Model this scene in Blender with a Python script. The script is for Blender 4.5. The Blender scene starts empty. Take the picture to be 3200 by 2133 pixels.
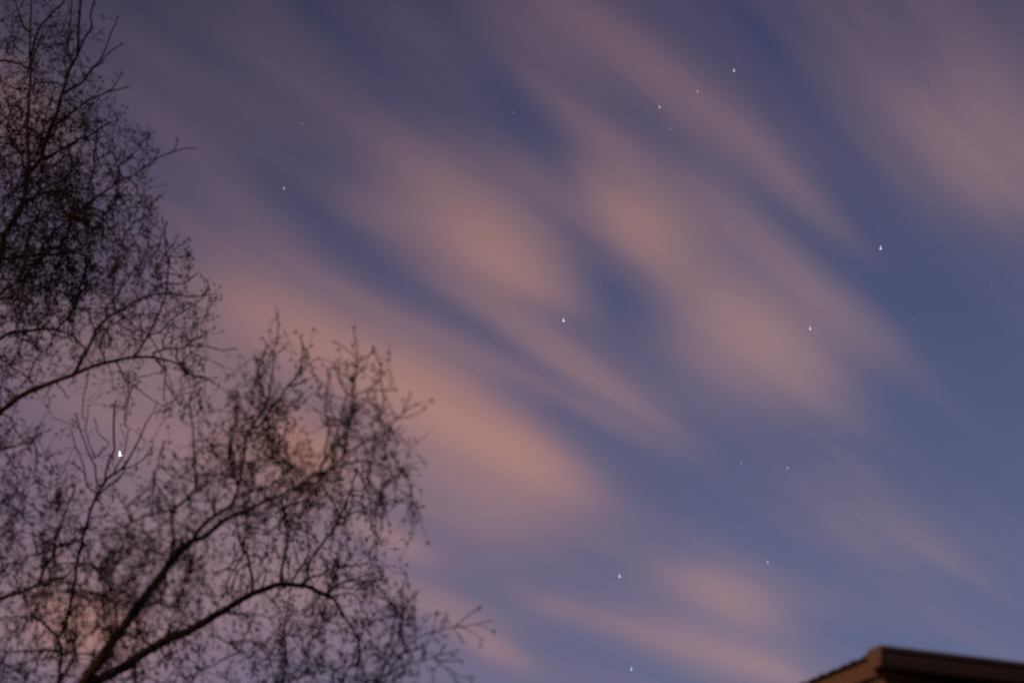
import bpy, bmesh, math, random
import numpy as np
from mathutils import Vector, Matrix

random.seed(7)
rng = np.random.default_rng(11)
R = math.radians

# ------------------------------------------------------------------ camera
scene = bpy.context.scene
COL = scene.collection
PITCH = R(40.0)
CAM = np.array((0.0, 0.0, 1.6))
FPX = 3200 * 35.0 / 22.3            # focal length in photo pixels
cam_data = bpy.data.cameras.new('camera')
cam_data.sensor_width = 22.3
cam_data.lens = 35.0
cam_data.clip_start = 0.1
cam_data.clip_end = 12000
cam_data.dof.use_dof = True
cam_data.dof.focus_distance = 45
cam_data.dof.aperture_fstop = 0.82
cam = bpy.data.objects.new('camera', cam_data)
cam.location = CAM
cam.rotation_euler = (math.pi / 2 + PITCH, 0, 0)
COL.objects.link(cam)
scene.camera = cam
RIGHT = np.array((1.0, 0, 0))
FWD = np.array((0, math.cos(PITCH), math.sin(PITCH)))
UP = np.array((0, -math.sin(PITCH), math.cos(PITCH)))

# ------------------------------------------------------------------ sky, sun, exposure
SUN_AZ, SUN_EL = R(-110), R(3.0)     # a low warm light from the left
scene.world = bpy.data.worlds.new('World')
scene.world.use_nodes = True
wt = scene.world.node_tree
bg = wt.nodes['Background']
sk = wt.nodes.new('ShaderNodeTexSky')
sk.sky_type = 'NISHITA'
sk.sun_disc = False
sk.sun_elevation = SUN_EL
sk.sun_rotation = SUN_AZ
sk.altitude = 100
sk.air_density = 1.0
sk.dust_density = 0.6
sk.ozone_density = 3.0
wt.links.new(sk.outputs[0], bg.inputs['Color'])
bg.inputs['Strength'].default_value = 0.11

street_light_data = bpy.data.lights.new('street_light', 'SUN')  # stands in for unseen street lamps that warm the gable and limbs
street_light_data.energy = 5.0
street_light_data.angle = R(0.5)
street_light_data.color = (1.0, 0.42, 0.15)
street_light = bpy.data.objects.new('street_light', street_light_data)
sd = Vector((math.sin(SUN_AZ) * math.cos(SUN_EL), math.cos(SUN_AZ) * math.cos(SUN_EL), math.sin(SUN_EL)))
street_light.rotation_euler = (-sd).to_track_quat('-Z', 'Y').to_euler()
COL.objects.link(street_light)

vs = scene.view_settings
vs.view_transform = 'Standard'
vs.look = 'None'
vs.exposure = 0.0
vs.gamma = 1.0
scene.cycles.use_denoising = False
scene.cycles.max_bounces = 4
scene.cycles.sample_clamp_direct = 2.5
scene.cycles.sample_clamp_indirect = 1.0
scene.cycles.transparent_max_bounces = 8


# ------------------------------------------------------------------ helpers
def tag(o, label=None, cat=None, group=None, kind=None):
    if label: o['label'] = label
    if cat: o['category'] = cat
    if group: o['group'] = group
    if kind: o['kind'] = kind
    return o


def mesh_obj(name, verts, faces, mat, parent=None, smooth=True):
    me = bpy.data.meshes.new(name)
    me.from_pydata([tuple(v) for v in verts], [], [tuple(f) for f in faces])
    me.update()
    if smooth:
        me.polygons.foreach_set('use_smooth', [True] * len(me.polygons))
    me.materials.append(mat)
    o = bpy.data.objects.new(name, me)
    COL.objects.link(o)
    if parent: o.parent = parent
    return o


def quads_obj(name, V, Q, mat, parent=None):
    """V (n,3) and quads Q (m,4) as numpy arrays"""
    me = bpy.data.meshes.new(name)
    V = np.asarray(V, dtype=np.float32); Q = np.asarray(Q, dtype=np.int32)
    me.vertices.add(len(V)); me.vertices.foreach_set('co', V.ravel())
    me.loops.add(Q.size); me.loops.foreach_set('vertex_index', Q.ravel())
    me.polygons.add(len(Q))
    me.polygons.foreach_set('loop_start', np.arange(len(Q), dtype=np.int32) * 4)
    me.polygons.foreach_set('use_smooth', np.ones(len(Q), dtype=bool))
    me.update(calc_edges=True); me.validate()
    me.materials.append(mat)
    o = bpy.data.objects.new(name, me)
    COL.objects.link(o)
    if parent: o.parent = parent
    return o


def new_mat(name):
    m = bpy.data.materials.new(name)
    m.use_nodes = True
    return m, m.node_tree, m.node_tree.nodes['Principled BSDF']


def noise_mat(name, c0, c1, scale, rough=0.8, bump=0.0, stretch=(1, 1, 1), detail=6, spec=0.2):
    m, t, b = new_mat(name)
    tc = t.nodes.new('ShaderNodeTexCoord')
    mp = t.nodes.new('ShaderNodeMapping'); mp.inputs['Scale'].default_value = stretch
    n = t.nodes.new('ShaderNodeTexNoise'); n.inputs['Scale'].default_value = scale; n.inputs['Detail'].default_value = detail
    r = t.nodes.new('ShaderNodeValToRGB')
    r.color_ramp.elements[0].position = 0.35; r.color_ramp.elements[1].position = 0.68
    r.color_ramp.elements[0].color = (*c0, 1); r.color_ramp.elements[1].color = (*c1, 1)
    t.links.new(tc.outputs['Object'], mp.inputs[0]); t.links.new(mp.outputs[0], n.inputs['Vector'])
    t.links.new(n.outputs['Fac'], r.inputs[0]); t.links.new(r.outputs[0], b.inputs['Base Color'])
    b.inputs['Roughness'].default_value = rough
    b.inputs['Specular IOR Level'].default_value = spec
    if bump:
        bp = t.nodes.new('ShaderNodeBump'); bp.inputs['Strength'].default_value = bump; bp.inputs['Distance'].default_value = 0.01
        t.links.new(n.outputs['Fac'], bp.inputs['Height']); t.links.new(bp.outputs[0], b.inputs['Normal'])
    return m


def ray(x, y):
    """direction of a photo pixel, in metres per pixel-focal"""
    return (x - 1600) * RIGHT - (y - 1066.5) * UP + FPX * FWD


def at(x, y, Y):
    """world point Y metres ahead of the camera along the ground, seen at photo pixel x, y"""
    d = ray(x, y)
    return CAM + d * (Y / d[1])


# ------------------------------------------------------------------ the clouded sky shell
# Cloud banks live on the celestial sphere: tangent coordinates about the bearing FWD,
# (centre, half length, half width, slope in degrees, thickness), thousandths of a turn.
CLOUDS = [
    # upper streaks
    (1390, 110, 230, 55, 38, .50), (1660, 310, 220, 58, 38, .30), (1390, 320, 200, 34, 40, .36), (1150, 40, 160, 36, 30, .10),
    (1880, 480, 130, 26, 38, .07), (1480, 240, 200, 25, 38, -.12),
    # upper right mass
    (2120, 90, 320, 140, 35, .26), (2110, 830, 250, 120, 30, -.09), (2260, 1050, 200, 120, 30, -.05), (1470, 1180, 200, 60, 10, -.06), (1740, 80, 160, 34, 50, -.11), (1190, 250, 130, 60, 42, -.11), (2150, 720, 240, 80, 38, -.14), (1750, 440, 160, 22, 45, -.14), (1640, 480, 140, 60, 42, .22), (2110, 190, 110, 30, 45, -.08), (2255, 335, 170, 92, 22, .64), (2300, 200, 120, 60, 25, .10), (2050, 240, 130, 70, 40, .15), (2380, 420, 120, 60, 15, .30), (2120, 130, 90, 40, 50, -.10),
    # centre clouds
    (1130, 550, 120, 70, 32, 1.25), (1010, 410, 115, 55, 25, .36), (880, 480, 80, 45, 30, .22), (1240, 650, 85, 40, 25, .28), (1260, 440, 110, 30, 40, .18),
    (1475, 510, 95, 50, 42, 1.15), (1600, 640, 140, 48, 35, .38), (1390, 390, 70, 40, 40, .20),
    (1775, 790, 135, 82, 24, 1.0), (1640, 760, 100, 90, 30, .18), (1840, 620, 240, 30, 38, .28), (1940, 750, 180, 22, 38, .24),
    # long middle streaks
    (1190, 750, 170, 33, 31, .44), (1370, 865, 150, 36, 30, .42), (1500, 960, 100, 20, 30, .22), (1150, 845, 200, 24, 27, .22), (1010, 668, 120, 20, 31, .16), (1400, 978, 130, 20, 24, .20),
    (900, 605, 190, 22, 32, -.09), (1080, 722, 130, 22, 34, -.14), (1010, 660, 330, 60, 33, -.06), (1290, 940, 110, 18, 28, -.20), (1365, 600, 90, 26, 52, -.07), (1440, 720, 110, 46, 42, -.13),
    # lower left mass
    (610, 715, 160, 52, 28, .50), (790, 810, 180, 62, 28, .62), (1020, 935, 180, 58, 30, 1.25), (1200, 1060, 110, 48, 25, .85),
    (1120, 1150, 110, 34, 22, .42), (900, 1010, 130, 110, 25, .45), (520, 570, 180, 20, 30, .12), (760, 640, 150, 22, 30, .16), (480, 900, 200, 160, 20, .35),
    (700, 1030, 90, 60, 15, .55), (190, 1430, 120, 70, 15, .75), (260, 960, 230, 130, 20, .35), (450, 1320, 330, 200, 0, .36),
    # low thin banks
    (900, 1235, 70, 22, 25, .50), (1090, 1205, 100, 34, 25, .22), (1120, 1480, 70, 20, 25, .60), (1010, 1390, 110, 36, 20, .25), (700, 1400, 160, 60, 20, .2),
    (1680, 1375, 95, 40, 22, .75), (1560, 1340, 80, 26, 15, .16), (1430, 1440, 170, 26, 18, .30), (1620, 1490, 130, 40, 22, .48), (1770, 1530, 80, 26, 20, .45), (1260, 1395, 55, 20, 15, .18), (1850, 1500, 80, 20, 22, .12),
    (2010, 1200, 140, 50, 25, .17), (1960, 1230, 60, 16, 33, .10), (2130, 1270, 80, 22, 30, .12), (1960, 1060, 70, 22, 38, .08), (2150, 1250, 110, 34, 28, .10), (1520, 1230, 300, 60, 15, .06),
    # top left veils
    (430, 340, 220, 36, 35, .12), (320, 120, 260, 50, 35, .06), (860, 280, 240, 36, 32, .10), (990, 80, 140, 45, 30, .08), (600, 500, 150, 50, 30, .06),
    (30, 250, 110, 80, 40, .40), (150, 700, 180, 150, 20, .14),
]
GLOW = [  # banks low to the left catch the town lamps from below
    (690, 1035, 95, 65, 15, .75), (620, 960, 150, 100, 20, .25), (190, 1430, 130, 75, 15, .75), (1130, 560, 110, 60, 32, .15), (1490, 520, 90, 50, 42, .15), (1050, 930, 150, 60, 30, .15), (700, 770, 160, 70, 28, .12), (60, 300, 120, 90, 40, .12), (1000, 900, 260, 70, 28, .12), (500, 700, 160, 100, 25, .10),
]


def build_sky():
    m = bpy.data.materials.new('sky_clouds')
    m.use_nodes = True
    t = m.node_tree
    t.nodes.clear()
    N, L = t.nodes.new, t.links.new

    def math_(op, a, b=None, c=None, clamp=False):
        n = N('ShaderNodeMath'); n.operation = op; n.use_clamp = clamp
        for i, v in enumerate((a, b, c)):
            if v is None: continue
            if isinstance(v, (int, float)): n.inputs[i].default_value = v
            else: L(v, n.inputs[i])
        return n.outputs[0]

    def dot(v, k):
        n = N('ShaderNodeVectorMath'); n.operation = 'DOT_PRODUCT'
        L(v, n.inputs[0])
        if isinstance(k, (tuple, list, np.ndarray)): n.inputs[1].default_value = tuple(float(q) for q in k)
        else: L(k, n.inputs[1])
        return n.outputs['Value']

    geo = N('ShaderNodeNewGeometry')
    nrm = N('ShaderNodeVectorMath'); nrm.operation = 'NORMALIZE'
    L(geo.outputs['Position'], nrm.inputs[0])
    d = nrm.outputs[0]
    f = math_('MAXIMUM', dot(d, FWD), 0.08)
    k = FPX / 3200 * 2352 / 1000
    X = math_('MULTIPLY_ADD', math_('DIVIDE', dot(d, RIGHT), f), k, 1.176)
    Y = math_('MULTIPLY_ADD', math_('DIVIDE', dot(d, UP), f), -k, 0.784)
    P = N('ShaderNodeCombineXYZ'); L(X, P.inputs[0]); L(Y, P.inputs[1])
    # wind-combed wander of the banks
    mp = N('ShaderNodeMapping'); mp.vector_type = 'TEXTURE'
    mp.inputs['Rotation'].default_value = (0, 0, R(34)); mp.inputs['Scale'].default_value = (.55, .20, 1)
    L(P.outputs[0], mp.inputs[0])
    nz = N('ShaderNodeTexNoise'); nz.inputs['Scale'].default_value = 1.0; nz.inputs['Detail'].default_value = 2.0
    L(mp.outputs[0], nz.inputs['Vector'])
    sub = N('ShaderNodeVectorMath'); sub.operation = 'SUBTRACT'; sub.inputs[1].default_value = (.5, .5, .5)
    L(nz.outputs['Color'], sub.inputs[0])
    ma = N('ShaderNodeVectorMath'); ma.operation = 'MULTIPLY_ADD'; ma.inputs[1].default_value = (.05, .035, 0)
    L(sub.outputs[0], ma.inputs[0]); L(P.outputs[0], ma.inputs[2])
    W = ma.outputs[0]

    def field(blobs, start):
        acc, w = start, W
        for bi, (cx, cy, s1, s2, ang, amp) in enumerate(blobs):
            if bi and bi % 10 == 0:          # keeps the node chain in short runs, so the renderer's node stack holds it
                cs = N('ShaderNodeCombineXYZ'); L(acc, cs.inputs[2])
                jn = N('ShaderNodeVectorMath'); jn.operation = 'MULTIPLY_ADD'; jn.inputs[1].default_value = (0, 0, 1e-7)
                L(cs.outputs[0], jn.inputs[0]); L(W, jn.inputs[2]); w = jn.outputs[0]
            q = N('ShaderNodeMapping'); q.vector_type = 'TEXTURE'
            q.inputs['Location'].default_value = (cx / 1000, cy / 1000, 0)
            q.inputs['Rotation'].default_value = (0, 0, R(ang))
            q.inputs['Scale'].default_value = (s1 / 1000, s2 / 1000, 1)
            L(w, q.inputs[0])
            e = math_('POWER', 0.60653, dot(q.outputs[0], q.outputs[0]))
            acc = math_('ADD', acc, math_('MULTIPLY', e, amp))
        return acc

    dens = field(CLOUDS, 0.0)
    # fine streaks along the wind
    # (they run towards one bearing low on the right, as parallel rolls of cloud do)
    sx = N('ShaderNodeSeparateXYZ'); L(W, sx.inputs[0])
    vx = math_('SUBTRACT', 3.9, sx.outputs[0]); vy = math_('SUBTRACT', 2.3, sx.outputs[1])
    th = math_('ARCTAN2', vy, vx)
    rho = math_('SQRT', math_('ADD', math_('MULTIPLY', vx, vx), math_('MULTIPLY', vy, vy)))

    def streak(width, length, detail, seed):
        v = N('ShaderNodeCombineXYZ')
        L(math_('DIVIDE', th, width), v.inputs[0]); L(math_('DIVIDE', rho, length), v.inputs[1]); v.inputs[2].default_value = seed
        n = N('ShaderNodeTexNoise'); n.inputs['Scale'].default_value = 1.0; n.inputs['Detail'].default_value = detail
        L(v.outputs[0], n.inputs['Vector'])
        return n.outputs['Fac']
    n2 = streak(.045, .60, 1.0, 3.1)
    n3 = streak(.014, .45, 2.0, 7.7)
    dens = math_('MULTIPLY', dens, math_('MULTIPLY_ADD', n2, .9, .55))
    dens = math_('MULTIPLY', dens, math_('MULTIPLY_ADD', n3, .36, .83))
    veil = math_('MULTIPLY_ADD', n2, .26, -.09)
    veil = math_('ADD', veil, math_('MULTIPLY', n3, .10))
    dens = math_('MULTIPLY', math_('ADD', dens, veil), DENS)
    sm = N('ShaderNodeMath'); sm.operation = 'SMOOTH_MAX'; sm.inputs[1].default_value = 0.0; sm.inputs[2].default_value = .16
    L(dens, sm.inputs[0]); dens = sm.outputs[0]
    a = math_('SUBTRACT', 1.0, math_('POWER', 0.36788, dens), None, True)
    warm = field(GLOW, 0.0)

    def ramp(x, x0, x1, c0, c1):
        r = N('ShaderNodeMix'); r.data_type = 'RGBA'
        mr = N('ShaderNodeMapRange'); mr.interpolation_type = 'LINEAR'
        mr.inputs[1].default_value = x0; mr.inputs[2].default_value = x1
        L(x, mr.inputs[0]); L(mr.outputs[0], r.inputs[0])
        r.inputs[6].default_value = (*c0, 1); r.inputs[7].default_value = (*c1, 1)
        return r.outputs[2]
    c = ramp(Y, 0.0, 1.3, C_TOP, C_LOW)
    gr = N('ShaderNodeMix'); gr.data_type = 'RGBA'     # away from the town the banks are greyer
    L(math_('MULTIPLY_ADD', X, .55, -.70, True), gr.inputs[0]); L(c, gr.inputs[6]); L(ramp(Y, 0.0, 1.3, G_TOP, G_LOW), gr.inputs[7]); c = gr.outputs[2]
    add = N('ShaderNodeMix'); add.data_type = 'RGBA'
    L(math_('MULTIPLY', warm, 1.0, None, True), add.inputs[0]); L(c, add.inputs[6]); add.inputs[7].default_value = (*C_WARM, 1)
    # high twilight air in front of the night sky, brighter and greyer towards the horizon, redder to the left
    hz = ramp(Y, 0.0, 1.55, H_TOP, H_LOW)
    lf = N('ShaderNodeMix'); lf.data_type = 'RGBA'
    L(math_('MULTIPLY_ADD', X, -.5, 0.85, True), lf.inputs[0]); L(hz, lf.inputs[6])
    tint = ramp(Y, 0.0, 1.55, H_TOP_LEFT, H_LOW_LEFT); L(tint, lf.inputs[7])
    hs = N('ShaderNodeVectorMath'); hs.operation = 'SCALE'
    L(lf.outputs[2], hs.inputs[0]); hs.inputs['Scale'].default_value = VEIL
    total = N('ShaderNodeMix'); total.data_type = 'RGBA'
    L(a, total.inputs[0]); L(hs.outputs[0], total.inputs[6]); L(add.outputs[2], total.inputs[7])
    em = N('ShaderNodeEmission'); L(total.outputs[2], em.inputs[0])
    tr = N('ShaderNodeBsdfTransparent'); L(math_('MULTIPLY', math_('SUBTRACT', 1.0, a), 1.0 - VEIL), tr.inputs[0])
    sh = N('ShaderNodeAddShader'); L(em.outputs[0], sh.inputs[0]); L(tr.outputs[0], sh.inputs[1])
    out = N('ShaderNodeOutputMaterial'); L(sh.outputs[0], out.inputs['Surface'])
    m.cycles.emission_sampling = 'NONE'
    bm = bmesh.new()
    bmesh.ops.create_icosphere(bm, subdivisions=5, radius=4000)
    bmesh.ops.reverse_faces(bm, faces=bm.faces)
    me = bpy.data.meshes.new('sky'); bm.to_mesh(me); bm.free()
    me.polygons.foreach_set('use_smooth', [True] * len(me.polygons))
    me.materials.append(m)
    o = bpy.data.objects.new('sky', me); COL.objects.link(o)
    tag(o, kind='structure')


C_TOP = (.272, .160, .170)
C_LOW = (.45, .244, .218)
G_TOP = (.255, .162, .175)
G_LOW = (.325, .262, .30)
C_WARM = (.52, .235, .145)
VEIL = .8
H_TOP, H_LOW = (.046, .050, .128), (.125, .148, .285)
H_TOP_LEFT, H_LOW_LEFT = (.033, .030, .060), (.18, .135, .225)
DENS = 1.0
build_sky()

# ------------------------------------------------------------------ ground
gm = noise_mat('lawn_grass', (.02, .035, .012), (.05, .07, .025), 3.0, rough=1.0)
nseg = 96
ring = [(math.cos(2 * math.pi * i / nseg) * 3200, math.sin(2 * math.pi * i / nseg) * 3200, 0) for i in range(nseg)]
tag(mesh_obj('ground', ring, [list(range(nseg))], gm, smooth=False), kind='structure')

# ------------------------------------------------------------------ stars
# x, y (photo pixels), size, brightness, label
STARS = [
    (2294, 221, 1.15, .58, 'small bright white star high in the upper right, topmost of the bright ones'),
    (2180, 286, 1.0, .36, 'dim pale star halfway along the line of three high stars in the upper right'),
    (2061, 335, 1.0, .55, 'bright white star at the lower left end of the line of three high stars'),
    (2095, 404, .85, .24, 'faint star just below the lower left end of the line of three'),
    (2423, 451, .85, .22, 'faint star on the thin grey cloud streak below the high line of three'),
    (2752, 776, 1.3, .70, 'brightest star of the right half, on dark blue sky beside a cloud edge'),
    (1761, 1001, 1.25, .80, 'bright white star in the middle of the sky beside the dark blue gap'),
    (2532, 1027, 1.1, .72, 'white star at the right tip of the rounded salmon cloud'),
    (888, 589, 1.15, .34, 'dim star on the mauve sky right of the upper birch crown'),
    (944, 386, .8, .19, 'faint star high above the dim star near the upper birch crown'),
    (1605, 352, .8, .19, 'faint star in the darkest blue patch at the top centre'),
    (1155, 252, .8, .15, 'faint brownish star high on the veil left of the darkest blue patch'),
    (1215, 578, .9, .17, 'faint reddish star above the left end of the big salmon cloud'),
    (1439, 427, .75, .15, 'very faint star between the salmon cloud and the darkest blue patch'),
    (1936, 1800, 1.25, .62, 'bright star low in the sky above the thin pink cloud banks'),
    (2399, 1756, 1.1, .44, 'white star low on the right, over the small pink cloud'),
    (1973, 2090, 1.25, .55, 'lowest bright star at the bottom edge, on the pink cloud bank'),
    (2461, 1461, 1.0, .36, 'pale star on plain blue sky right of its dim twin'),
    (2316, 1448, .9, .28, 'dim star on plain blue sky left of its brighter twin'),
    (2505, 1369, .8, .22, 'faint star just above the pale pair on plain blue sky'),
    (2323, 1371, .75, .20, 'very faint star straight above the dim twin on plain blue sky'),
    (2856, 1000, .8, .19, 'faint star on blue sky far right, below the brightest of that half'),
    (3097, 886, .85, .20, 'faint star near the right edge at mid height'),
    (1493, 1367, .75, .34, 'tiny star on the peach cloud right of the birch tips'),
    (1686, 1468, .75, .34, 'tiny star at the lower right end of the peach cloud'),
    (2214, 1498, .75, .19, 'very faint star below the pair, on the plain blue sky'),
    (2746, 716, .7, .17, 'very faint star just above the brightest star of the right half'),
    (2787, 744, .7, .15, 'very faint star close to the upper right of the brightest right hand star'),
    (2910, 1894, .75, .20, 'very faint star above the house roof corner'),
    (2643, 1106, .7, .20, 'very faint star below the white star at the salmon cloud tip'),
    (738, 394, .75, .12, 'very faint star nearest the top of the birch crown'),
    (803, 681, .75, .13, 'very faint star on the mauve streak beside the middle of the birch crown'),
    (856, 1607, 1.15, .45, 'white star glinting through the hanging birch twigs'),
]
star_mats = {}


def star_mat(b, tint):
    key = (round(b, 2), tint)
    if key not in star_mats:
        m = bpy.data.materials.new('star_light')
        m.use_nodes = True
        t = m.node_tree
        t.nodes.clear()
        e = t.nodes.new('ShaderNodeEmission')
        e.inputs[0].default_value = tint; e.inputs[1].default_value = b
        o = t.nodes.new('ShaderNodeOutputMaterial')
        t.links.new(e.outputs[0], o.inputs[0])
        m.cycles.emission_sampling = 'NONE'
        star_mats[key] = m
    return star_mats[key]


def lathe(profile, n=12):
    V, F = [], []
    for r, z in profile:
        for i in range(n):
            a = 2 * math.pi * i / n
            V.append((r * math.cos(a), r * math.sin(a), z))
    for k in range(len(profile) - 1):
        for i in range(n):
            F.append((k * n + i, k * n + (i + 1) % n, (k + 1) * n + (i + 1) % n, (k + 1) * n + i))
    F.append(tuple(range(n - 1, -1, -1)))
    F.append(tuple(range((len(profile) - 1) * n, len(profile) * n)))
    return V, F


for x, y, s, b, lab in STARS:
    d = ray(x, y)
    t = 3400 / np.linalg.norm(d)
    u = t * s                     # one photo pixel at that distance
    prof = [(.4, -3.2), (2.0, -2.7), (2.9, -1.5), (3.0, -.3), (2.3, 1.0), (1.2, 2.0), (.75, 3.6), (.6, 6.0), (.2, 8.0)]
    V, F = lathe([(r * u, z * u) for r, z in prof])
    tint = (1, .93, .86, 1) if 'reddish' in lab or 'brownish' in lab else (.90, .97, 1.0, 1)
    o = mesh_obj('star', V, F, star_mat(b, tint))
    o.location = CAM + d * t
    o.rotation_euler = (PITCH, 0, 0)
    tag(o, lab, 'star', 'stars in the evening sky')
# the brightest one, an L shaped spark
d = ray(374, 1417); t = 3400 / np.linalg.norm(d); u = t * .95
V, F = lathe([(r * u, z * u) for r, z in [(1.2, -9), (3.6, -8), (4.2, -5), (3.4, 0), (2.8, 5), (1.8, 8.5), (.4, 10)]])
V2, F2 = lathe([(r * u, z * u) for r, z in [(1.0, -5), (3.2, -3.5), (3.0, 2), (2.0, 6), (.4, 9)]])
k = len(V)
V2 = [(z + 1.5 * u, yy, -x - 6.0 * u) for x, yy, z in V2]
o = mesh_obj('star', V + V2, F + [tuple(i + k for i in f) for f in F2], star_mat(1.5, (.95, 1, 1, 1)))
o.location = CAM + d * t; o.rotation_euler = (PITCH, 0, 0)
tag(o, 'biggest and brightest white star shining between thin birch twigs', 'star', 'stars in the evening sky')

# ------------------------------------------------------------------ house
def box(bm, x0, x1, y0, y1, z0, z1):
    v = [bm.verts.new(p) for p in ((x0, y0, z0), (x1, y0, z0), (x1, y1, z0), (x0, y1, z0), (x0, y0, z1), (x1, y0, z1), (x1, y1, z1), (x0, y1, z1))]
    for f in ((0, 3, 2, 1), (4, 5, 6, 7), (0, 1, 5, 4), (1, 2, 6, 5), (2, 3, 7, 6), (3, 0, 4, 7)):
        bm.faces.new([v[i] for i in f])


def prism(bm, poly, x0, x1):
    """polygon in (y, z), swept along x"""
    a = [bm.verts.new((x0, y, z)) for y, z in poly]
    b = [bm.verts.new((x1, y, z)) for y, z in poly]
    n = len(poly)
    bm.faces.new(a[::-1]); bm.faces.new(b)
    for i in range(n):
        bm.faces.new((a[i], a[(i + 1) % n], b[(i + 1) % n], b[i]))


def bm_obj(name, bm, mat, parent, bevel=0.0):
    bmesh.ops.recalc_face_normals(bm, faces=bm.faces)
    if bevel:
        bmesh.ops.bevel(bm, geom=[e for e in bm.edges if e.calc_face_angle(0) > .5], offset=bevel, segments=2, affect='EDGES')
    me = bpy.data.meshes.new(name); bm.to_mesh(me); bm.free()
    me.materials.append(mat)
    o = bpy.data.objects.new(name, me); COL.objects.link(o); o.parent = parent
    return o


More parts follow.
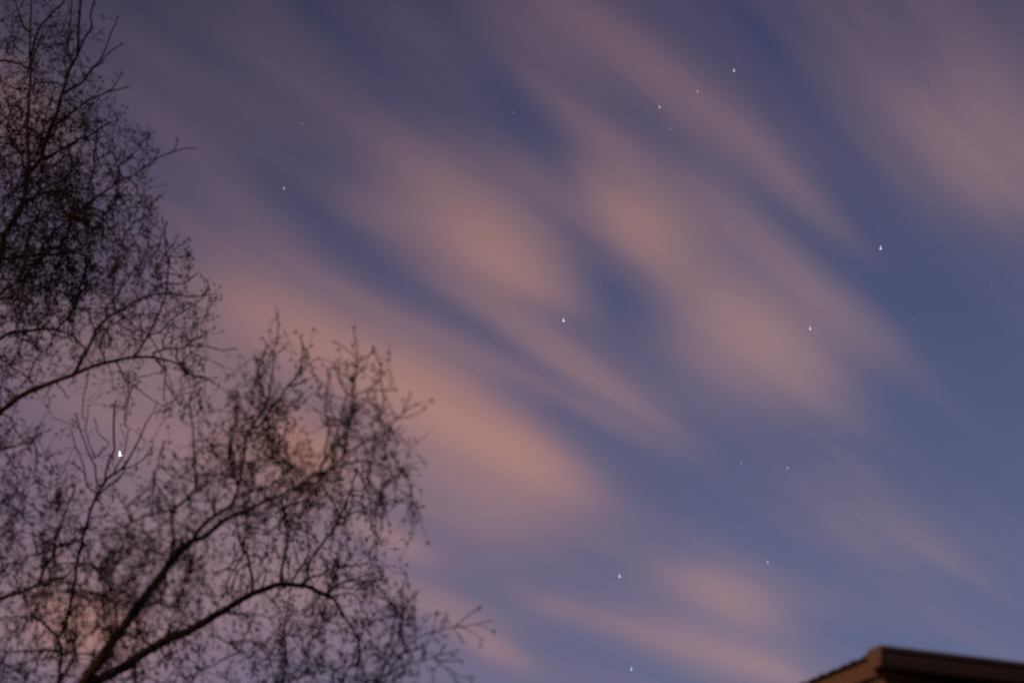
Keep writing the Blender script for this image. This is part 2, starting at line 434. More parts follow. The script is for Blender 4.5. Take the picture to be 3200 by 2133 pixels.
def build_house():
    corner = at(2753.5, 2012.5, 7.3)        # top of the gutter at its left end
    ez = corner[2]
    root = bpy.data.objects.new('house', None); COL.objects.link(root)
    root.location = (corner[0] + .032 * math.cos(R(13.1)), corner[1] + .032 * math.sin(R(13.1)), 0)
    root.rotation_euler = (0, 0, R(13.1))
    tag(root, 'two storey house whose roof corner with dark gutter and lit tan gable pokes into view', 'house')
    W, D = 9.0, 7.0                          # along the eave, along the gable
    tp = math.tan(R(18.2))
    GD = .17                                 # gutter depth
    paint = noise_mat('tan_trim_paint', (.21, .15, .095), (.26, .19, .12), 14, rough=.55, bump=.08, stretch=(1, 1, 6))
    gpaint = noise_mat('brown_gutter_paint', (.20, .14, .09), (.26, .185, .12), 9, rough=.45, bump=.05, stretch=(.5, 3, 3))
    shing = noise_mat('dark_asphalt_shingle', (.03, .027, .026), (.075, .065, .06), 60, rough=.95, bump=.6)
    wallm, t, b = new_mat('tan_lap_siding')
    tc = t.nodes.new('ShaderNodeTexCoord'); wv = t.nodes.new('ShaderNodeTexWave')
    wv.wave_type = 'BANDS'; wv.bands_direction = 'Z'; wv.wave_profile = 'SAW'; wv.inputs['Scale'].default_value = 2.6
    wv.inputs['Distortion'].default_value = .15
    nz = t.nodes.new('ShaderNodeTexNoise'); nz.inputs['Scale'].default_value = 22
    rp = t.nodes.new('ShaderNodeValToRGB')
    rp.color_ramp.elements[0].color = (.17, .125, .075, 1); rp.color_ramp.elements[1].color = (.22, .165, .10, 1)
    bp = t.nodes.new('ShaderNodeBump'); bp.inputs['Strength'].default_value = .5; bp.inputs['Distance'].default_value = .012
    t.links.new(tc.outputs['Object'], wv.inputs['Vector']); t.links.new(tc.outputs['Object'], nz.inputs['Vector'])
    t.links.new(nz.outputs['Fac'], rp.inputs[0]); t.links.new(rp.outputs[0], b.inputs['Base Color'])
    t.links.new(wv.outputs['Fac'], bp.inputs['Height']); t.links.new(bp.outputs[0], b.inputs['Normal'])
    b.inputs['Roughness'].default_value = .7

    # walls: prism with a gable, front face 0.25 behind the gutter lip, gable 0.11 inside the rake
    yf, yb, ym = GD + .022, D - GD - .022, D / 2
    def zr(y): return ez - .020 + tp * min(y, D - y)      # top of the roof
    bm = bmesh.new()
    prism(bm, [(yf, 0), (yb, 0), (yb, zr(yb) - .07), (ym, zr(ym) - .07), (yf, zr(yf) - .07)], .055, W - .055)
    bm_obj('wall', bm, wallm, root)
    # roof deck of overlapping shingle courses, front and back slope
    bm = bmesh.new()
    e = .0
    for side in (0, 1):
        y = .06
        k = 0
        while y < ym - .01:
            y1 = min(y + .137, ym + .002)
            j = .004 * math.sin(k * 2.3)
            z0, z1 = zr(y), zr(y1)
            poly = [(y, z0 - .018 + j * .3), (y1 + .02, z1 - .016), (y1 + .02, z1 - .006), (y, z0 + .004 + j * .4)]
            if y1 > ym: poly = [(y, z0 - .018), (ym, zr(ym) - .02), (ym, zr(ym) - .002), (y, z0 + .004)]
            if side: poly = [(D - p, q) for p, q in poly]
            prism(bm, poly, -.028 + j, W + .028 - j)
            y = y1; k += 1
    bm_obj('roof', bm, shing, root)
    # rake boards under the shingle edge
    for xa, xb in ((.0, .02), (W - .02, W)):
        bm = bmesh.new()
        for s in (0, 1):
            poly = [(GD + .01, zr(GD + .01) - .02), (ym, zr(ym) - .02), (ym, zr(ym) - .12), (GD + .01, zr(GD + .01) - .115)]
            if s: poly = [(D - p, q) for p, q in poly]
            prism(bm, poly, xa, xb)
        bm_obj('rake_board', bm, paint, root)
    for xa, xb in ((.0205, .0545), (W - .0545, W - .0205)):
        bm = bmesh.new()
        for s in (0, 1):
            poly = [(GD + .025, zr(GD + .025) - .095), (ym, zr(ym) - .095), (ym, zr(ym) - .107), (GD + .025, zr(GD + .025) - .107)]
            if s: poly = [(D - p, q) for p, q in poly]
            prism(bm, poly, xa, xb)
        bm_obj('soffit', bm, gpaint, root)
    for s in (0, 1):
        def f(y): return D - y if s else y
        bm = bmesh.new()
        box(bm, .002, W - .002, *sorted((f(GD + .001), f(GD + .0205))), ez - .09, ez + tp * GD - .045)
        bm_obj('fascia_board', bm, gpaint, root)
        # ogee gutter: an open channel with a rolled lip
        prof = [(GD, 0), (GD, -.110), (.046, -.110), (.042, -.102), (.036, -.089), (.026, -.069), (.020, -.050), (.017, -.040), (.016, -.034), (.004, -.031), (-.003, -.025), (-.002, -.016), (.003, -.004), (.008, .001), (.016, .001)]
        inner = [(.019, -.004), (.021, -.03), (.026, -.054), (.033, -.074), (.045, -.094), (.05, -.106), (GD - .003, -.106), (GD - .003, 0)]
        prof = [(p, q + tp * p) for p, q in prof]; inner = [(p, q + tp * p) for p, q in inner]     # hung square to the slope
        bm = bmesh.new()
        prism(bm, [(f(p), ez + q) for p, q in prof + inner], -.03, W + .03)
        g = bm_obj('gutter', bm, gpaint, root)
        for xa, xb in ((-.033, -.0302), (W + .0302, W + .033)):
            bm = bmesh.new()
            prism(bm, [(f(p), ez + q) for p, q in prof], xa, xb)
            bm_obj('end_cap', bm, gpaint, g)


build_house()


# ------------------------------------------------------------------ birch tree
# every line: width in photo pixels at its start and end, then the photo pixels it passes.
# A line starts on the nearest point of the lines above it, or on the leader.
LIMBS = [
    # upper stem
    (15, 7, [84, 543, 122, 505, 133, 487, 139, 451, 153, 410, 181, 344, 194, 293, 207, 255, 217, 217, 227, 196, 240, 176, 244, 143, 245, 102, 247, 64, 252, 10, 262, -70]),
    (8, 4, [227, 196, 213, 173, 212, 143, 219, 77, 224, 10]), (9, 4, [240, 176, 255, 138, 270, 112, 286, 84, 283, 51, 293, 13, 300, -40]),
    (10, 3, [194, 293, 224, 275, 255, 258, 286, 217, 311, 201, 332, 173, 378, 138]), (6, 3, [286, 217, 310, 190, 329, 153, 349, 102, 367, 56]),
    (9, 3, [153, 410, 166, 395, 204, 367, 242, 342, 270, 314, 298, 304, 332, 288, 355, 273, 380, 230]), (4, 3, [332, 288, 365, 282, 398, 273]),
    (10, 4, [96, 178, 103, 150, 110, 122, 128, 82, 150, 56, 166, 36, 194, 13, 210, -30]), (8, 4, [94, 215, 108, 170, 122, 128, 133, 100]),
    (9, 5, [93, 222, 64, 201, 31, 191, 0, 189, -60, 180]), (7, 4, [94, 100, 75, 88, 60, 40, 45, 0]),
    (12, 5, [133, 492, 143, 497, 158, 487, 186, 469, 217, 454, 245, 438, 276, 426, 293, 413, 330, 392, 345, 385]),
    (12, 6, [74, 624, 84, 626, 102, 619, 122, 604, 143, 602, 179, 596, 204, 607, 242, 624, 260, 640, 319, 658, 329, 672]),
    (9, 3, [260, 640, 275, 636, 306, 612, 334, 594, 365, 573, 398, 553, 434, 535, 450, 519, 469, 515, 500, 490, 541, 474, 556, 439]), (4, 3, [541, 474, 575, 465, 607, 464]),
    (5, 3, [480, 505, 491, 480, 496, 468]), (5, 3, [306, 612, 345, 612, 385, 611]),
    (9, 5, [-40, 930, 0, 917, 15, 905, 51, 882, 66, 861, 77, 813, 89, 734, 102, 701, 115, 676, 130, 640, 133, 608]),
    (9, 6, [100, 830, 128, 798, 133, 770, 153, 744, 179, 714, 222, 680, 245, 662, 262, 645]),
    (13, 6, [-45, 830, 0, 812, 60, 803, 120, 797, 170, 795, 230, 790, 270, 800]),
    # middle limb
    (13, 6, [-90, 1105, 0, 1058, 26, 1042, 51, 1037, 102, 1032, 153, 1027, 191, 1035, 230, 1050, 245, 1068, 260, 1082]),
    (7, 4, [179, 1028, 190, 1015, 204, 1004, 224, 976, 237, 948, 245, 920, 260, 879, 268, 851]),
    (23, 4, [-125, 1365, -60, 1315, 0, 1285, 60, 1240, 120, 1212, 186, 1185, 230, 1170, 276, 1149, 327, 1134, 370, 1124, 408, 1116, 434, 1115, 482, 1117, 520, 1125, 553, 1135, 573, 1153, 602, 1173, 642, 1181, 665, 1192]),
    (15, 4, [230, 1168, 242, 1152, 255, 1121, 270, 1096, 288, 1063, 296, 1037, 306, 1024, 329, 999, 355, 981, 378, 968, 408, 951, 439, 933, 478, 920, 513, 917]),
    (6, 4, [355, 980, 356, 953, 352, 902, 357, 851]), (7, 3, [335, 993, 332, 960, 349, 943, 370, 917, 390, 884, 421, 846, 440, 820, 452, 803, 462, 760, 465, 740]), (5, 3, [296, 1037, 288, 1004, 276, 976]),
    (9, 3, [418, 1114, 438, 1087, 459, 1056, 471, 1031, 487, 1000, 501, 969, 516, 925, 523, 880, 526, 829, 534, 795, 544, 780, 560, 770, 574, 765, 585, 752]),
    (5, 3, [526, 829, 519, 790, 516, 744, 512, 714, 511, 678]), (4, 3, [534, 800, 554, 803, 587, 803]), (4, 3, [516, 922, 549, 920, 592, 925, 631, 925, 669, 920]), (5, 3, [466, 1045, 497, 1038, 520, 1018, 529, 1002, 580, 969, 605, 953, 628, 933, 650, 905]),
    (5, 3, [523, 885, 567, 887, 595, 869, 612, 856]), (4, 3, [631, 925, 648, 900, 648, 876]),
    (7, 3, [482, 1115, 477, 1105, 502, 1094, 522, 1088, 566, 1087, 586, 1074, 609, 1056, 640, 1050]), (4, 3, [586, 1082, 642, 1082, 670, 1089, 696, 1094, 729, 1092]), (6, 3, [510, 1088, 507, 1066, 520, 1038, 530, 1015]), (4, 3, [535, 1087, 538, 1059, 543, 1031]),
    (7, 3, [489, 1120, 499, 1138, 515, 1148, 515, 1179, 525, 1202, 545, 1240, 560, 1262]), (4, 3, [515, 1190, 512, 1242]), (6, 3, [553, 1100, 560, 1130, 568, 1155, 578, 1165]),
    (6, 3, [362, 1127, 378, 1157, 383, 1178, 400, 1193, 425, 1209, 451, 1230, 475, 1250]), (5, 3, [400, 1191, 402, 1240, 396, 1290, 392, 1325]), (4, 3, [276, 1152, 272, 1190, 262, 1235, 258, 1300]), (5, 3, [173, 1192, 195, 1215, 207, 1240]),
    (6, 4, [-70, 1100, 0, 1121, 38, 1147, 69, 1162, 99, 1193]), (9, 4, [-110, 1440, -60, 1420, 0, 1404, 66, 1389, 107, 1371, 112, 1333]), (7, 4, [100, 1372, 112, 1400, 112, 1440, 105, 1490]), (6, 3, [-50, 1285, 0, 1292, 33, 1307, 46, 1335, 50, 1350, 70, 1372]),
    # low left limb
    (20, 5, [-140, 1920, -60, 1885, 0, 1870, 31, 1858, 64, 1850, 110, 1830, 143, 1824, 166, 1812, 204, 1799, 224, 1779, 240, 1766, 260, 1758, 281, 1763, 298, 1779, 329, 1790]),
    (13, 4, [122, 1824, 130, 1794, 140, 1763, 158, 1743, 171, 1720, 173, 1697, 175, 1677, 189, 1651, 196, 1620, 204, 1600, 224, 1554, 232, 1520]), (9, 5, [173, 1710, 202, 1702, 230, 1689, 250, 1687, 262, 1666]),
    (8, 4, [-140, 1700, -60, 1660, 0, 1648, 20, 1632, 45, 1610, 70, 1590]), (6, 3, [-90, 1800, 0, 1790, 30, 1762, 60, 1745, 105, 1735, 145, 1740]),
    # stem rising through the low left limb
    (18, 5, [178, 2140, 186, 2090, 191, 2057, 188, 2019, 181, 1991, 196, 1970, 209, 1937, 217, 1901, 224, 1866, 230, 1835, 237, 1797, 240, 1758, 250, 1720, 260, 1676, 270, 1638, 281, 1600, 288, 1583, 306, 1539, 327, 1506, 332, 1470, 344, 1430, 357, 1404, 355, 1353, 357, 1289, 360, 1255]),
    (9, 3, [327, 1506, 339, 1493, 375, 1468, 400, 1437, 421, 1394, 439, 1363, 446, 1350, 466, 1306, 482, 1281, 489, 1255]), (6, 3, [350, 1485, 372, 1448, 390, 1405, 400, 1343]), (6, 3, [322, 1512, 304, 1514, 298, 1480, 296, 1455, 276, 1412, 253, 1353, 240, 1297]),
    (4, 3, [296, 1430, 278, 1384, 268, 1340, 276, 1289]), (5, 3, [290, 1535, 268, 1506, 265, 1468, 250, 1424, 222, 1353]), (4, 3, [296, 1430, 319, 1412, 339, 1384, 311, 1356, 298, 1317]), (5, 3, [375, 1468, 418, 1455, 450, 1430, 470, 1400]), (4, 3, [268, 1480, 240, 1455, 226, 1441]),
    (8, 3, [300, 1550, 345, 1515, 383, 1481, 390, 1440]),
    (12, 3, [181, 1991, 158, 1968, 143, 1952, 128, 1937, 107, 1929, 77, 1927, 26, 1927, -20, 1935]), (6, 4, [107, 1929, 112, 1886, 105, 1855]), (7, 4, [205, 2105, 214, 2090, 227, 2062, 235, 2001, 237, 1937, 238, 1910]),
    (8, 4, [190, 2035, 150, 2030, 90, 2032, 20, 2035]),
    # big limb to the upper right
    (53, 23, [255, 2145, 262, 2131, 286, 2095, 316, 2060, 352, 2001, 398, 1940, 434, 1891, 471, 1841, 502, 1801, 520, 1773, 539, 1749, 566, 1718, 597, 1690]),
    (14, 9, [597, 1690, 617, 1662, 642, 1634, 676, 1609, 706, 1588, 729, 1568, 737, 1545, 740, 1537, 744, 1517]),
    (10, 4, [744, 1517, 732, 1484, 724, 1448, 716, 1415, 716, 1377, 727, 1340, 737, 1306, 744, 1268, 746, 1240]),
    (11, 3, [744, 1517, 750, 1504, 755, 1453, 762, 1422, 767, 1377, 775, 1351, 793, 1325, 808, 1300, 818, 1281, 834, 1255, 840, 1220, 848, 1179, 854, 1128, 857, 1089, 867, 1048, 870, 1000, 868, 980]),
    (9, 3, [783, 1340, 805, 1335, 819, 1325, 841, 1290, 877, 1242, 896, 1210, 924, 1179, 937, 1153, 945, 1112, 940, 1051]), (4, 3, [937, 1153, 959, 1140, 988, 1121]), (4, 3, [856, 1110, 873, 1099, 896, 1077]), (4, 3, [855, 1105, 840, 1085, 826, 1060]), (4, 3, [896, 1210, 930, 1200, 953, 1190]),
    (9, 4, [732, 1560, 762, 1542, 793, 1532, 834, 1522, 870, 1500]),
    (17, 7, [597, 1690, 634, 1678, 670, 1650, 706, 1621, 744, 1606, 783, 1588, 800, 1581, 837, 1561, 880, 1546, 915, 1526, 961, 1509, 989, 1509, 998, 1495, 1015, 1480, 1038, 1463, 1058, 1443, 1074, 1421]),
    (9, 3, [1074, 1421, 1077, 1383, 1087, 1344, 1095, 1303, 1098, 1255, 1103, 1223, 1109, 1191, 1114, 1134, 1114, 1080, 1105, 1026]),
    (4, 3, [1112, 1172, 1138, 1150, 1150, 1120, 1163, 1096]), (4, 3, [1114, 1134, 1135, 1118, 1160, 1102]), (3, 3, [1112, 1118, 1087, 1096, 1049, 1069]), (5, 3, [1103, 1240, 1141, 1220, 1173, 1198, 1199, 1169]), (4, 3, [1141, 1222, 1183, 1218, 1229, 1217]), (4, 3, [1098, 1265, 1122, 1246, 1163, 1247]),
    (5, 3, [1095, 1300, 1119, 1277, 1140, 1258]), (4, 3, [1108, 1205, 1085, 1170, 1080, 1135]), (4, 3, [1090, 1235, 1060, 1190, 1052, 1150]),
    (8, 4, [1000, 1490, 1002, 1456, 1014, 1440, 1020, 1383, 1026, 1325, 1017, 1281, 1023, 1223, 1030, 1180, 1028, 1150]), (7, 3, [1036, 1462, 1038, 1430, 1042, 1402, 1052, 1360, 1065, 1319, 1068, 1277, 1087, 1230]), (4, 3, [1023, 1220, 1000, 1190, 975, 1165]),
    (8, 3, [1042, 1460, 1081, 1450, 1119, 1443, 1151, 1443, 1183, 1446, 1215, 1466, 1246, 1469, 1297, 1462]), (8, 3, [1076, 1418, 1110, 1400, 1144, 1378, 1183, 1368, 1199, 1350, 1221, 1325, 1240, 1309, 1266, 1284, 1297, 1265]),
    (4, 3, [1240, 1308, 1291, 1297, 1323, 1277]), (4, 3, [1262, 1288, 1275, 1262, 1281, 1242]), (4, 3, [1240, 1309, 1225, 1280, 1208, 1248]),
    (6, 3, [1183, 1446, 1193, 1472, 1196, 1520, 1202, 1572]), (5, 3, [1250, 1470, 1280, 1500, 1288, 1543, 1285, 1595]), (5, 3, [1215, 1466, 1230, 1490, 1236, 1525, 1232, 1560]), (6, 3, [1150, 1443, 1152, 1470, 1148, 1520]),
    # branch arching up and left from the big limb's foot
    (12, 5, [356, 1998, 362, 1970, 364, 1930, 360, 1890, 344, 1872, 319, 1855, 281, 1847, 224, 1845, 179, 1847, 143, 1855, 108, 1858]), (7, 3, [362, 1985, 344, 1973, 319, 1963, 304, 1960, 280, 1975]),
    (13, 6, [526, 1765, 534, 1730, 542, 1690, 540, 1640, 535, 1600, 530, 1580]), (11, 6, [535, 1600, 550, 1585, 575, 1565, 590, 1550, 612, 1520, 616, 1490]), (9, 4, [612, 1520, 610, 1480, 606, 1430, 604, 1380, 600, 1320, 594, 1275, 593, 1250, 607, 1210]),
    (6, 3, [618, 1525, 650, 1510, 680, 1500, 725, 1490]), (7, 4, [673, 1612, 668, 1580, 655, 1555, 640, 1538, 618, 1528]), (6, 3, [672, 1575, 685, 1520, 692, 1480, 700, 1440]),
    (7, 3, [528, 1580, 515, 1550, 500, 1530, 480, 1500, 488, 1470, 500, 1420, 512, 1385]), (8, 3, [526, 1595, 480, 1605, 440, 1615, 400, 1640, 360, 1650, 320, 1655, 270, 1655]), (6, 3, [400, 1585, 440, 1545, 470, 1525, 480, 1500]),
    # lower limb arching right
    (48, 12, [288, 2135, 330, 2112, 400, 2075, 431, 2050, 477, 2023, 529, 1995, 591, 1970, 634, 1946, 668, 1924, 702, 1906, 739, 1881, 785, 1856, 816, 1844, 849, 1831, 878, 1824, 910, 1826, 947, 1829, 971, 1835, 995, 1848, 1025, 1860]),
    (11, 4, [1025, 1860, 1044, 1872, 1059, 1894, 1071, 1916, 1086, 1940, 1113, 1982, 1120, 2002, 1125, 2043, 1120, 2090]),
    (11, 4, [940, 1827, 950, 1820, 961, 1802, 961, 1779, 972, 1744, 989, 1724, 1018, 1684, 1041, 1652, 1061, 1618, 1075, 1584, 1093, 1543, 1107, 1500, 1116, 1466]), (6, 3, [1061, 1620, 1098, 1604, 1139, 1586, 1164, 1569, 1187, 1566]), (8, 4, [1060, 1615, 1044, 1572, 1024, 1543, 1007, 1515]),
    (8, 3, [952, 1818, 978, 1801, 1003, 1794, 1027, 1777, 1056, 1768, 1105, 1766, 1142, 1762, 1180, 1765]), (8, 3, [1022, 1857, 1044, 1835, 1059, 1826, 1083, 1816, 1117, 1804, 1154, 1794, 1195, 1788]), (5, 3, [1083, 1816, 1117, 1813, 1191, 1809]), (7, 3, [1024, 1857, 1037, 1821, 1047, 1804, 1050, 1774]), (6, 3, [1032, 1862, 1069, 1855, 1100, 1857, 1120, 1872, 1126, 1890]),
    (12, 5, [877, 1822, 882, 1773, 889, 1730, 899, 1690, 898, 1658, 892, 1607, 883, 1572, 882, 1555]), (5, 3, [899, 1690, 932, 1690, 961, 1707]), (5, 3, [900, 1664, 921, 1650, 961, 1641]), (8, 3, [905, 1826, 923, 1796, 943, 1765, 961, 1736, 970, 1710]),
    (11, 4, [787, 1853, 790, 1804, 782, 1773, 773, 1733, 757, 1709, 745, 1675, 743, 1632, 740, 1612]), (7, 3, [781, 1768, 763, 1767, 742, 1786, 727, 1823, 712, 1870]), (6, 3, [742, 1784, 708, 1776, 680, 1790]), (7, 4, [815, 1843, 828, 1801, 832, 1785]),
    (8, 4, [702, 1910, 736, 1918, 757, 1912, 770, 1930, 779, 1964, 760, 1998, 754, 2032]), (6, 3, [770, 1928, 797, 1921, 825, 1921, 849, 1938, 878, 1965]), (7, 3, [590, 1650, 588, 1700, 592, 1760, 585, 1800]),
    # whips in front, rising from below the frame
    (9, 3, [876, 2150, 876, 2043, 881, 2006, 888, 1958, 898, 1909, 907, 1840]), (9, 3, [898, 2140, 937, 2075, 956, 2043, 971, 1997, 981, 1970, 988, 1933, 995, 1865]), (6, 3, [975, 1990, 1003, 1960, 1010, 1920, 1015, 1882]),
    # low right fans
    (9, 4, [1174, 2135, 1199, 2085, 1218, 2045, 1238, 2014, 1245, 1982, 1253, 1945, 1257, 1872, 1260, 1823]), (10, 3, [1194, 2135, 1213, 2099, 1238, 2065, 1260, 2033, 1279, 2014, 1297, 1997, 1321, 1984, 1350, 1975, 1382, 1967, 1414, 1958, 1458, 1954, 1529, 1940]),
    (4, 3, [1421, 1955, 1448, 1933, 1492, 1901]), (5, 3, [1297, 1997, 1294, 1933, 1292, 1872]), (3, 2, [1350, 1973, 1358, 1945, 1365, 1918]), (3, 2, [1378, 1967, 1387, 1940]), (4, 2, [1435, 1957, 1463, 1967, 1490, 1984, 1511, 1999]), (3, 2, [1416, 1960, 1433, 1987, 1443, 2003]), (3, 2, [1345, 1977, 1362, 1997]), (3, 2, [1368, 1972, 1393, 1987]),
    (6, 3, [1213, 2099, 1260, 2077, 1287, 2070, 1333, 2058, 1358, 2050, 1375, 2043, 1388, 2014]), (4, 2, [1358, 2052, 1382, 2067, 1431, 2063]), (4, 2, [1362, 2056, 1384, 2080, 1406, 2089, 1436, 2111, 1475, 2119]), (4, 2, [1376, 2044, 1405, 2040, 1428, 2031]), (4, 2, [1258, 2078, 1255, 2102, 1240, 2115]), (3, 2, [1396, 2088, 1412, 2108, 1426, 2124]),
    (6, 3, [1140, 2150, 1110, 2120, 1040, 2090, 1010, 2070, 1000, 2050]), (6, 3, [1260, 2150, 1215, 2140, 1150, 2120, 1095, 2110]), (5, 3, [1265, 2030, 1300, 2028, 1320, 2015]),
]
# twig cover in tenths, by 100 photo pixels, left to right from x = 0
COVER = [
    "4530", "5641", "7752", "8863", "88764", "89963", "88986", "999862", "999865", "8876553", "64333420100", "441112324211", "310122246242", "4300113672432", "5401135763454",
    "5533344556443", "5645552445420", "5667644434541", "5556644433453", "34556533334541", "44445423544431",
]


def build_birch():
    root = bpy.data.objects.new('birch_tree', None); COL.objects.link(root)
    bark = noise_mat('dark_birch_bark', (.035, .028, .025), (.13, .108, .095), 30, rough=.9, bump=.5, stretch=(1, 1, .3))
    trunkm = noise_mat('pale_birch_bark', (.03, .027, .025), (.42, .40, .37), 5, rough=.8, bump=.5, stretch=(1, 1, 5))
    twigm = noise_mat('birch_twig_bark', (.035, .024, .02), (.07, .047, .04), 20, rough=.8, detail=2)
    catm = noise_mat('birch_catkin', (.03, .02, .013), (.06, .042, .03), 60, rough=.9, detail=2)

    def resample(P, step):
        """Catmull-Rom through the rows of P"""
        P = np.asarray(P, float)
        Q = np.vstack([2 * P[0] - P[1], P, 2 * P[-1] - P[-2]])
        out = []
        for i in range(1, len(Q) - 2):
            p0, p1, p2, p3 = Q[i - 1], Q[i], Q[i + 1], Q[i + 2]
            n = max(1, int(np.linalg.norm((p2 - p1)[:2]) / step))
            for k in range(n):
                t = k / n
                out.append(.5 * (2 * p1 + (p2 - p0) * t + (2 * p0 - 5 * p1 + 4 * p2 - p3) * t * t + (3 * p1 - p0 - 3 * p2 + p3) * t ** 3))
        out.append(P[-1])
        return np.array(out)

    def tubes(P, Rr, n):
        """P (M,N,3), Rr (M,N): M tubes of N rings -> verts, quads"""
        M, N = P.shape[:2]
        T = np.gradient(P, axis=1)
        T /= np.linalg.norm(T, axis=2, keepdims=True) + 1e-9
        mean = T.mean(axis=1)
        ref = np.zeros_like(mean)
        ref[np.arange(M), np.argmin(np.abs(mean), axis=1)] = 1
        U = np.cross(T, ref[:, None, :]); U /= np.linalg.norm(U, axis=2, keepdims=True) + 1e-9
        B = np.cross(T, U)
        a = np.arange(n) * 2 * math.pi / n
        V = P[:, :, None, :] + Rr[:, :, None, None] * (U[:, :, None, :] * np.cos(a)[None, None, :, None] + B[:, :, None, :] * np.sin(a)[None, None, :, None])
        idx = np.arange(M * N * n).reshape(M, N, n)
        q = np.stack([idx[:, :-1, :], np.roll(idx[:, :-1, :], -1, 2), np.roll(idx[:, 1:, :], -1, 2), idx[:, 1:, :]], -1)
        return V.reshape(-1, 3), q.reshape(-1, 4)

    # --- trunk and leader: from the ground, out of the frame on the left, back in at the top
    trace = [(60, 2420, 36), (-10, 2280, 34), (-90, 2080, 33), (-140, 1850, 32), (-150, 1600, 31), (-140, 1400, 30), (-110, 1200, 29), (-75, 1040, 28), (-30, 900, 27), (5, 778, 26), (15, 732, 25), (31, 704, 24), (59, 665, 22),
             (74, 624, 21), (79, 591, 20), (84, 543, 18), (89, 502, 16), (85, 438, 15), (84, 400, 15), (89, 332, 14), (96, 230, 12), (93, 166, 11), (94, 89, 9), (98, 0, 8), (102, -120, 7), (96, -260, 5), (104, -420, 3)]
    Y0 = 11.0
    rows = [(x, y, w, Y0 + .5 * math.sin(y / 500.0)) for x, y, w in trace]
    rows = resample(rows, 25)
    lead = np.array([at(x, y, Y) for x, y, w, Y in rows])
    scale = [np.linalg.norm(p - CAM) / np.linalg.norm(ray(x, y)) for p, (x, y, w, Y) in zip(lead, rows)]
    lr = np.array([w * .5 * (.78 if y < 1000 else .9) * s for (x, y, w, Y), s in zip(rows, scale)])
    foot = lead[0]
    base = np.array([foot[0] + .45, foot[1] + .1, -.25])
    n = 26
    tt = np.linspace(0, 1, n)[:-1, None]
    down = base + (foot - base) * tt + np.array([.16, .05, 0]) * np.sin(tt * math.pi * 1.3)
    tr = .085 + (.17 - .085) * (1 - tt[:, 0]) ** 1.1 + .16 * np.exp(-tt[:, 0] * 22)
    tr = np.maximum(tr, lr[0] * 1.9)
    P = np.vstack([down, lead]); Rr = np.concatenate([tr, lr])
    Rr = np.convolve(np.pad(Rr, 3, mode='edge'), np.ones(7) / 7, 'valid')
    Rr *= 1 + .05 * rng.standard_normal(len(Rr))
    V, Q = tubes(P[None], Rr[None], 14)
    root.location = (base[0], base[1], 0)
    off = np.array((base[0], base[1], 0))
    quads_obj('trunk', V - off, Q, trunkm, root)
    tag(root, 'tall leafless birch with dark limbs and drooping catkin twigs filling the left side', 'tree')

    # --- traced limbs
    nodes_px = [np.column_stack([rows[:, :2], rows[:, 3]])]            # x, y, depth
    nodes_id = [np.full(len(rows), -1)]
    # the two big limbs leave the stem together below the frame
    limb_geo, twig_geo = {}, {}
    parent_branch = -1
    heads = []
    fork = [(60, 2420), (150, 2290)]
    roots_extra = {0: None}
    px_all = np.vstack(nodes_px); id_all = np.concatenate(nodes_id)
    world_nodes, world_owner, world_rad = [lead], [np.full(len(lead), -1)], [lr]
    count = 0
    for li, (w0, w1, pts) in enumerate(LIMBS):
        pts = np.array(pts, float).reshape(-1, 2)
        if pts[0][1] > 2130 and w0 >= 20:          # big limbs reach down to the fork
            pts = np.vstack([[(60, 2420), (130, 2320), (185, 2225)], pts]) if pts[0][0] > 200 else np.vstack([[(60, 2420), (120, 2320), (165, 2210)], pts])
        elif pts[0][1] > 2130:                     # whips: their foot is on the low limb, below the frame
            pts = np.vstack([[(max(330, pts[0][0] - 420), 2330), (pts[0][0] - 120, 2235)], pts])
        d2 = ((px_all[:, :2] - pts[0]) ** 2).sum(1)
        j = int(np.argmin(d2))
        Ys = px_all[j, 2]
        L = np.abs(np.diff(pts, axis=0)).sum() / 400.0
        slope = rng.uniform(-.75, .75)
        if w0 >= 40: slope = (-.35, .30)[int(pts[-1][1] > 1750)]
        n = len(pts)
        s = np.concatenate([[0], np.cumsum(np.linalg.norm(np.diff(pts, axis=0), axis=1))])
        u = s / s[-1]
        Yd = Ys + slope * L * u + .12 * L * np.sin(u * 5 + rng.uniform(0, 6))
        Yd -= Yd[0] - Ys
        start = np.array([px_all[j, 0], px_all[j, 1], Ys])
        wid = w0 + (w1 - w0) * u ** .8
        rows_ = np.column_stack([pts, wid, Yd])
        if d2[j] > 4: rows_ = np.vstack([[start[0], start[1], w0 * 1.05, Ys], rows_])
        rs = resample(rows_, 9)
        jit = rng.standard_normal((len(rs), 2)) * min(1.3, 11.0 / w0 * .9)
        jit[:2] = 0
        rs[:, :2] += np.column_stack([np.convolve(jit[:, k], np.ones(3) / 2, 'same') for k in (0, 1)])
        W3 = np.array([at(x, y, Y) for x, y, w, Y in rs])
        sc = np.linalg.norm(W3 - CAM, axis=1) / np.array([np.linalg.norm(ray(x, y)) for x, y in rs[:, :2]])
        rad = np.maximum(rs[:, 2], 2.6) * .5 * sc
        rad = rad * (1 + .06 * rng.standard_normal(len(rad)))
        big = w0 >= 7.5
        owner = id_all[j]
        if big or owner < 0:
            owner = count; count += 1
            limb_geo[owner] = []
            twig_geo[owner] = []
        limb_geo[owner].append((W3, rad, 10 if w0 > 20 else 6))
        px_all = np.vstack([px_all, np.column_stack([rs[:, :2], rs[:, 3]])]); id_all = np.concatenate([id_all, np.full(len(rs), owner)])
        world_nodes.append(W3); world_owner.append(np.full(len(W3), owner)); world_rad.append(rad)
        twig_geo[owner].append(('tip', W3[-1], W3[-1] - W3[-3]))

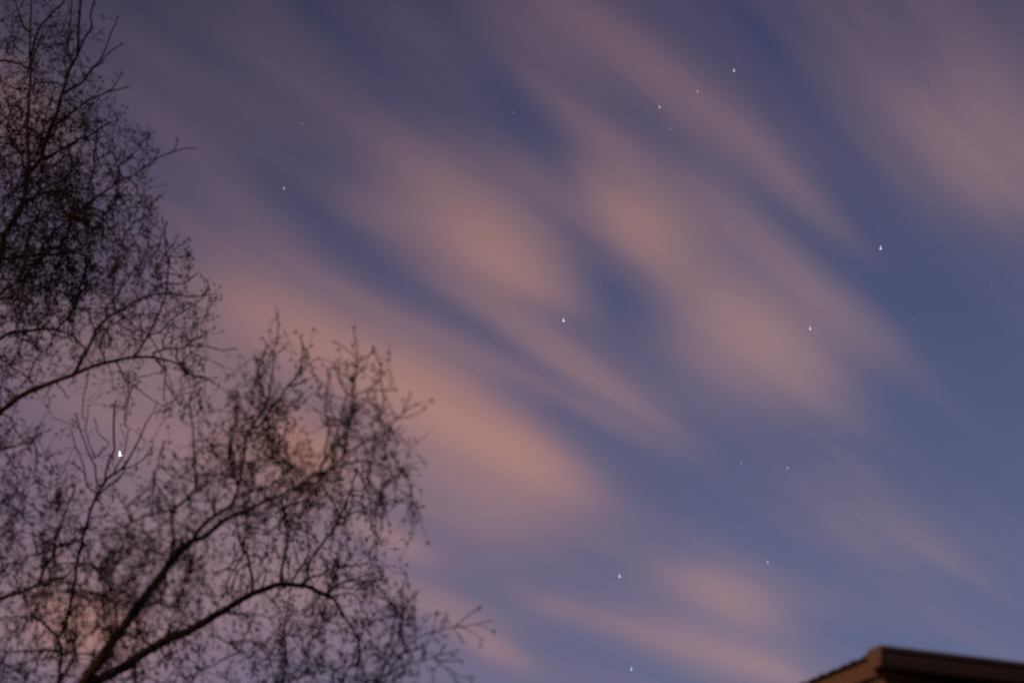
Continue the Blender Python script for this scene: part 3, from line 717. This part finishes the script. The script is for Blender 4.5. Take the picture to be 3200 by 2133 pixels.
    # --- twigs: each reaches from the nearest wood to its own place in the crown
    NP = np.vstack(world_nodes); NO = np.concatenate(world_owner); NR = np.concatenate(world_rad)
    NPX = px_all
    targets = []
    for r in range(-2, 24):
        row = COVER[min(max(r, 0), 20)]
        for c in range(-3, len(row)):
            v = float(row[max(c, 0)])
            if v == 0: continue
            fade = 1.0 if 0 <= r < 21.4 and c >= 0 else .5
            k = -math.log(1 - min(.90, .098 * v)) * 10000 / TWIG_AREA * fade * (1.55 if 3 <= r <= 9 and c <= 2 else 1.0)
            # tassels: a handful of twigs bunch together, with gaps between the bunches
            while k > 0:
                if k < 1 and rng.random() > k: break
                b = min(int(rng.integers(1, 8)), int(k) + 1)
                k -= b
                cx, cy = c * 100 + rng.uniform(0, 100), r * 100 + rng.uniform(0, 100)
                for _ in range(b):
                    tx, ty = cx + rng.normal(0, 13), cy + rng.normal(0, 24)
                    if min(math.hypot(tx - 374, ty - 1417), math.hypot(tx - 856, ty - 1607)) > 24: targets.append((tx, ty))
    targets = np.array(targets)
    dd = np.array([np.sqrt(((NPX[::3, :2] - t) ** 2).sum(1).min()) for t in targets])
    order = np.argsort(dd + rng.uniform(0, 25, len(dd)))
    first = rng.permutation(len(dd))[:len(dd) // 14]            # a few side branches grow first and carry the rest
    order = np.concatenate([first, order[~np.isin(order, first)]])
    cap = 120000
    BP = np.zeros((cap, 3)); BO = np.zeros(cap, int); BR = np.zeros(cap); BX = np.zeros((cap, 2))
    m = len(NP)
    BT = np.full(cap, -1); tw_parent = []
    BP[:m] = NP; BO[:m] = NO; BR[:m] = NR; BX[:m] = NPX[:, :2]
    tw_P, tw_R, tw_O = [], [], []
    tl_P, tl_R, tl_O = [], [], []
    cats = []                                       # (tip, direction, owner)

    def unit(v): return v / (np.linalg.norm(v) + 1e-9)
    up = np.array((0, 0, 1.0))

    def twiglet(p, t, owner, hang, L):
        side = unit(np.cross(t, rng.standard_normal(3)))
        dirn = unit(t * .85 + side * rng.uniform(.3, .8) + up * (-.45 if hang else .30))
        end = unit(dirn + up * (-.5 if hang else .35))
        q = np.array([p, p + dirn * L * .36, p + dirn * L * .68 + end * L * .04, p + dirn * L * .72 + end * L * .28])
        q[1:] += rng.standard_normal((3, 3)) * L * .03
        tl_P.append(q); tl_R.append(np.array([.0023, .0021, .0019, .0015])); tl_O.append(owner)
        if rng.random() < .40: cats.append((q[-1], unit(q[-1] - q[-2]), owner))

    for oi in order:
        t2 = targets[oi]
        near = np.argsort(((NPX[:, :2] - t2) ** 2).sum(1))[:10]
        Y = NPX[rng.choice(near), 2] + rng.normal(0, .35)
        A = at(t2[0], t2[1], Y)
        drop = rng.random() < .4
        if drop: A = A - up * rng.uniform(.08, .32)
        d = BP[:m] - A
        dist = np.sqrt((d * d).sum(1))
        hang = rng.random() < (.62 if t2[1] > 500 else .35)
        pen = np.where((d[:, 2] > 0) == hang, 1.0, 1.55)
        pen = pen + np.where(BR[:m] > .02, .5, 0) + np.where(dist < .10, 3, 0)
        j = int(np.argmin(dist * pen))
        p0 = BP[j]; c = A - p0; Ld = np.linalg.norm(c)
        if Ld < .02: continue
        if Ld > 1.6:
            continue
        owner = BO[j]
        if owner < 0:
            owner = int(id_all[near[0]]) if id_all[near[0]] >= 0 else 0
        ch = c / Ld
        hang = d[j, 2] > .25 * Ld
        t0 = unit(ch + up * (.45 if hang else .1) + rng.standard_normal(3) * .15)
        t1 = unit(ch * .7 + up * (-.8 if hang else .55) + rng.standard_normal(3) * .15)
        s = np.linspace(0, 1, 8)[:, None]
        b1, b2 = p0 + t0 * Ld * .35, A - t1 * Ld * .35
        q = (1 - s) ** 3 * p0 + 3 * (1 - s) ** 2 * s * b1 + 3 * (1 - s) * s * s * b2 + s ** 3 * A
        q[1:] += rng.standard_normal((7, 3)) * .012 * Ld
        r0 = min(.0024 + .006 * Ld, max(.0026, BR[j] * .8))
        tw_P.append(q); tw_R.append(np.linspace(r0, .0017, 8)); tw_O.append(owner); tw_parent.append(BT[j])
        if m + 6 < cap:
            BP[m:m + 6] = q[2:]; BO[m:m + 6] = owner; BT[m:m + 6] = len(tw_P) - 1; BR[m:m + 6] = np.linspace(r0, .0017, 8)[2:]
            m += 6
        cats.append((q[-1], unit(q[-1] - q[-2]), owner))
        k = max(2, int(Ld / .085)); k = min(k, 7)
        for u in np.linspace(.30, .97, k):
            i = min(6, int(u * 7))
            p = q[i] + (q[i + 1] - q[i]) * (u * 7 - i)
            twiglet(p, unit(q[i + 1] - q[i]), owner, hang, rng.uniform(.06, .19))
    # the thin outer ends of the traced lines carry twiglets and tips too
    for owner, lst in limb_geo.items():
        for W3, rad, sides in lst:
            cats.append((W3[-1], unit(W3[-1] - W3[-2]), owner))
            thin = np.where(rad < .013)[0]
            for i in thin[2::5]:
                if i + 1 < len(W3) and rng.random() < .75:
                    twiglet(W3[i], unit(W3[i + 1] - W3[i]), owner, rng.random() < .3, rng.uniform(.05, .13))

    load = np.ones(len(tw_P))
    for i in range(len(tw_P) - 1, -1, -1):
        if tw_parent[i] >= 0: load[tw_parent[i]] += load[i]
    for i in range(len(tw_P)):
        r0 = min(.0095, .0021 * load[i] ** .48)
        tw_R[i] = .0017 + (r0 - .0017) * (1 - np.linspace(0, 1, 8) ** 1.3) if r0 > .0017 else tw_R[i]
    tw_P = np.array(tw_P); tw_R = np.array(tw_R); tw_O = np.array(tw_O)
    tl_P = np.array(tl_P); tl_R = np.array(tl_R); tl_O = np.array(tl_O)
    cp = np.array([c[0] for c in cats]); cd = np.array([c[1] for c in cats]); co = np.array([c[2] for c in cats])
    # catkins: two to four spindles spread like a bird's foot
    K_P, K_R, K_O = [], [], []
    for p, dv, o_ in zip(cp, cd, co):
        for _ in range(rng.integers(2, 4)):
            v = unit(dv + rng.standard_normal(3) * .55 - up * .12)
            L = rng.uniform(.026, .044); r = rng.uniform(.0032, .0046)
            K_P.append(p + v * np.array([0, .3, .75, 1.0])[:, None] * L); K_R.append(np.array([.3, 1, .9, .15]) * r); K_O.append(o_)
    K_P = np.array(K_P); K_R = np.array(K_R); K_O = np.array(K_O)
    print('BIRCH limbs', len(limb_geo), 'twigs', len(tw_P), 'twiglets', len(tl_P), 'catkins', len(K_P))

    for owner, lst in limb_geo.items():
        Vs, Qs, o0 = [], [], 0
        for W3, rad, sides in lst:
            V, Q = tubes(W3[None], rad[None], sides)
            Vs.append(V); Qs.append(Q + o0); o0 += len(V)
        b = quads_obj('branch', np.vstack(Vs) - off, np.vstack(Qs), bark, root)
        Vs, Qs, o0 = [], [], 0
        for PP, RR, OO, sides in ((tw_P, tw_R, tw_O, 4), (tl_P, tl_R, tl_O, 3)):
            sel = OO == owner
            if sel.any():
                V, Q = tubes(PP[sel], RR[sel], sides)
                Vs.append(V); Qs.append(Q + o0); o0 += len(V)
        if Vs: quads_obj('twigs', np.vstack(Vs) - off, np.vstack(Qs), twigm, b)['kind'] = 'stuff'
        sel = K_O == owner
        if sel.any():
            V, Q = tubes(K_P[sel], K_R[sel], 4)
            quads_obj('catkins', V - off, Q, catm, b)['kind'] = 'stuff'


TWIG_AREA = 255.0
build_birch()
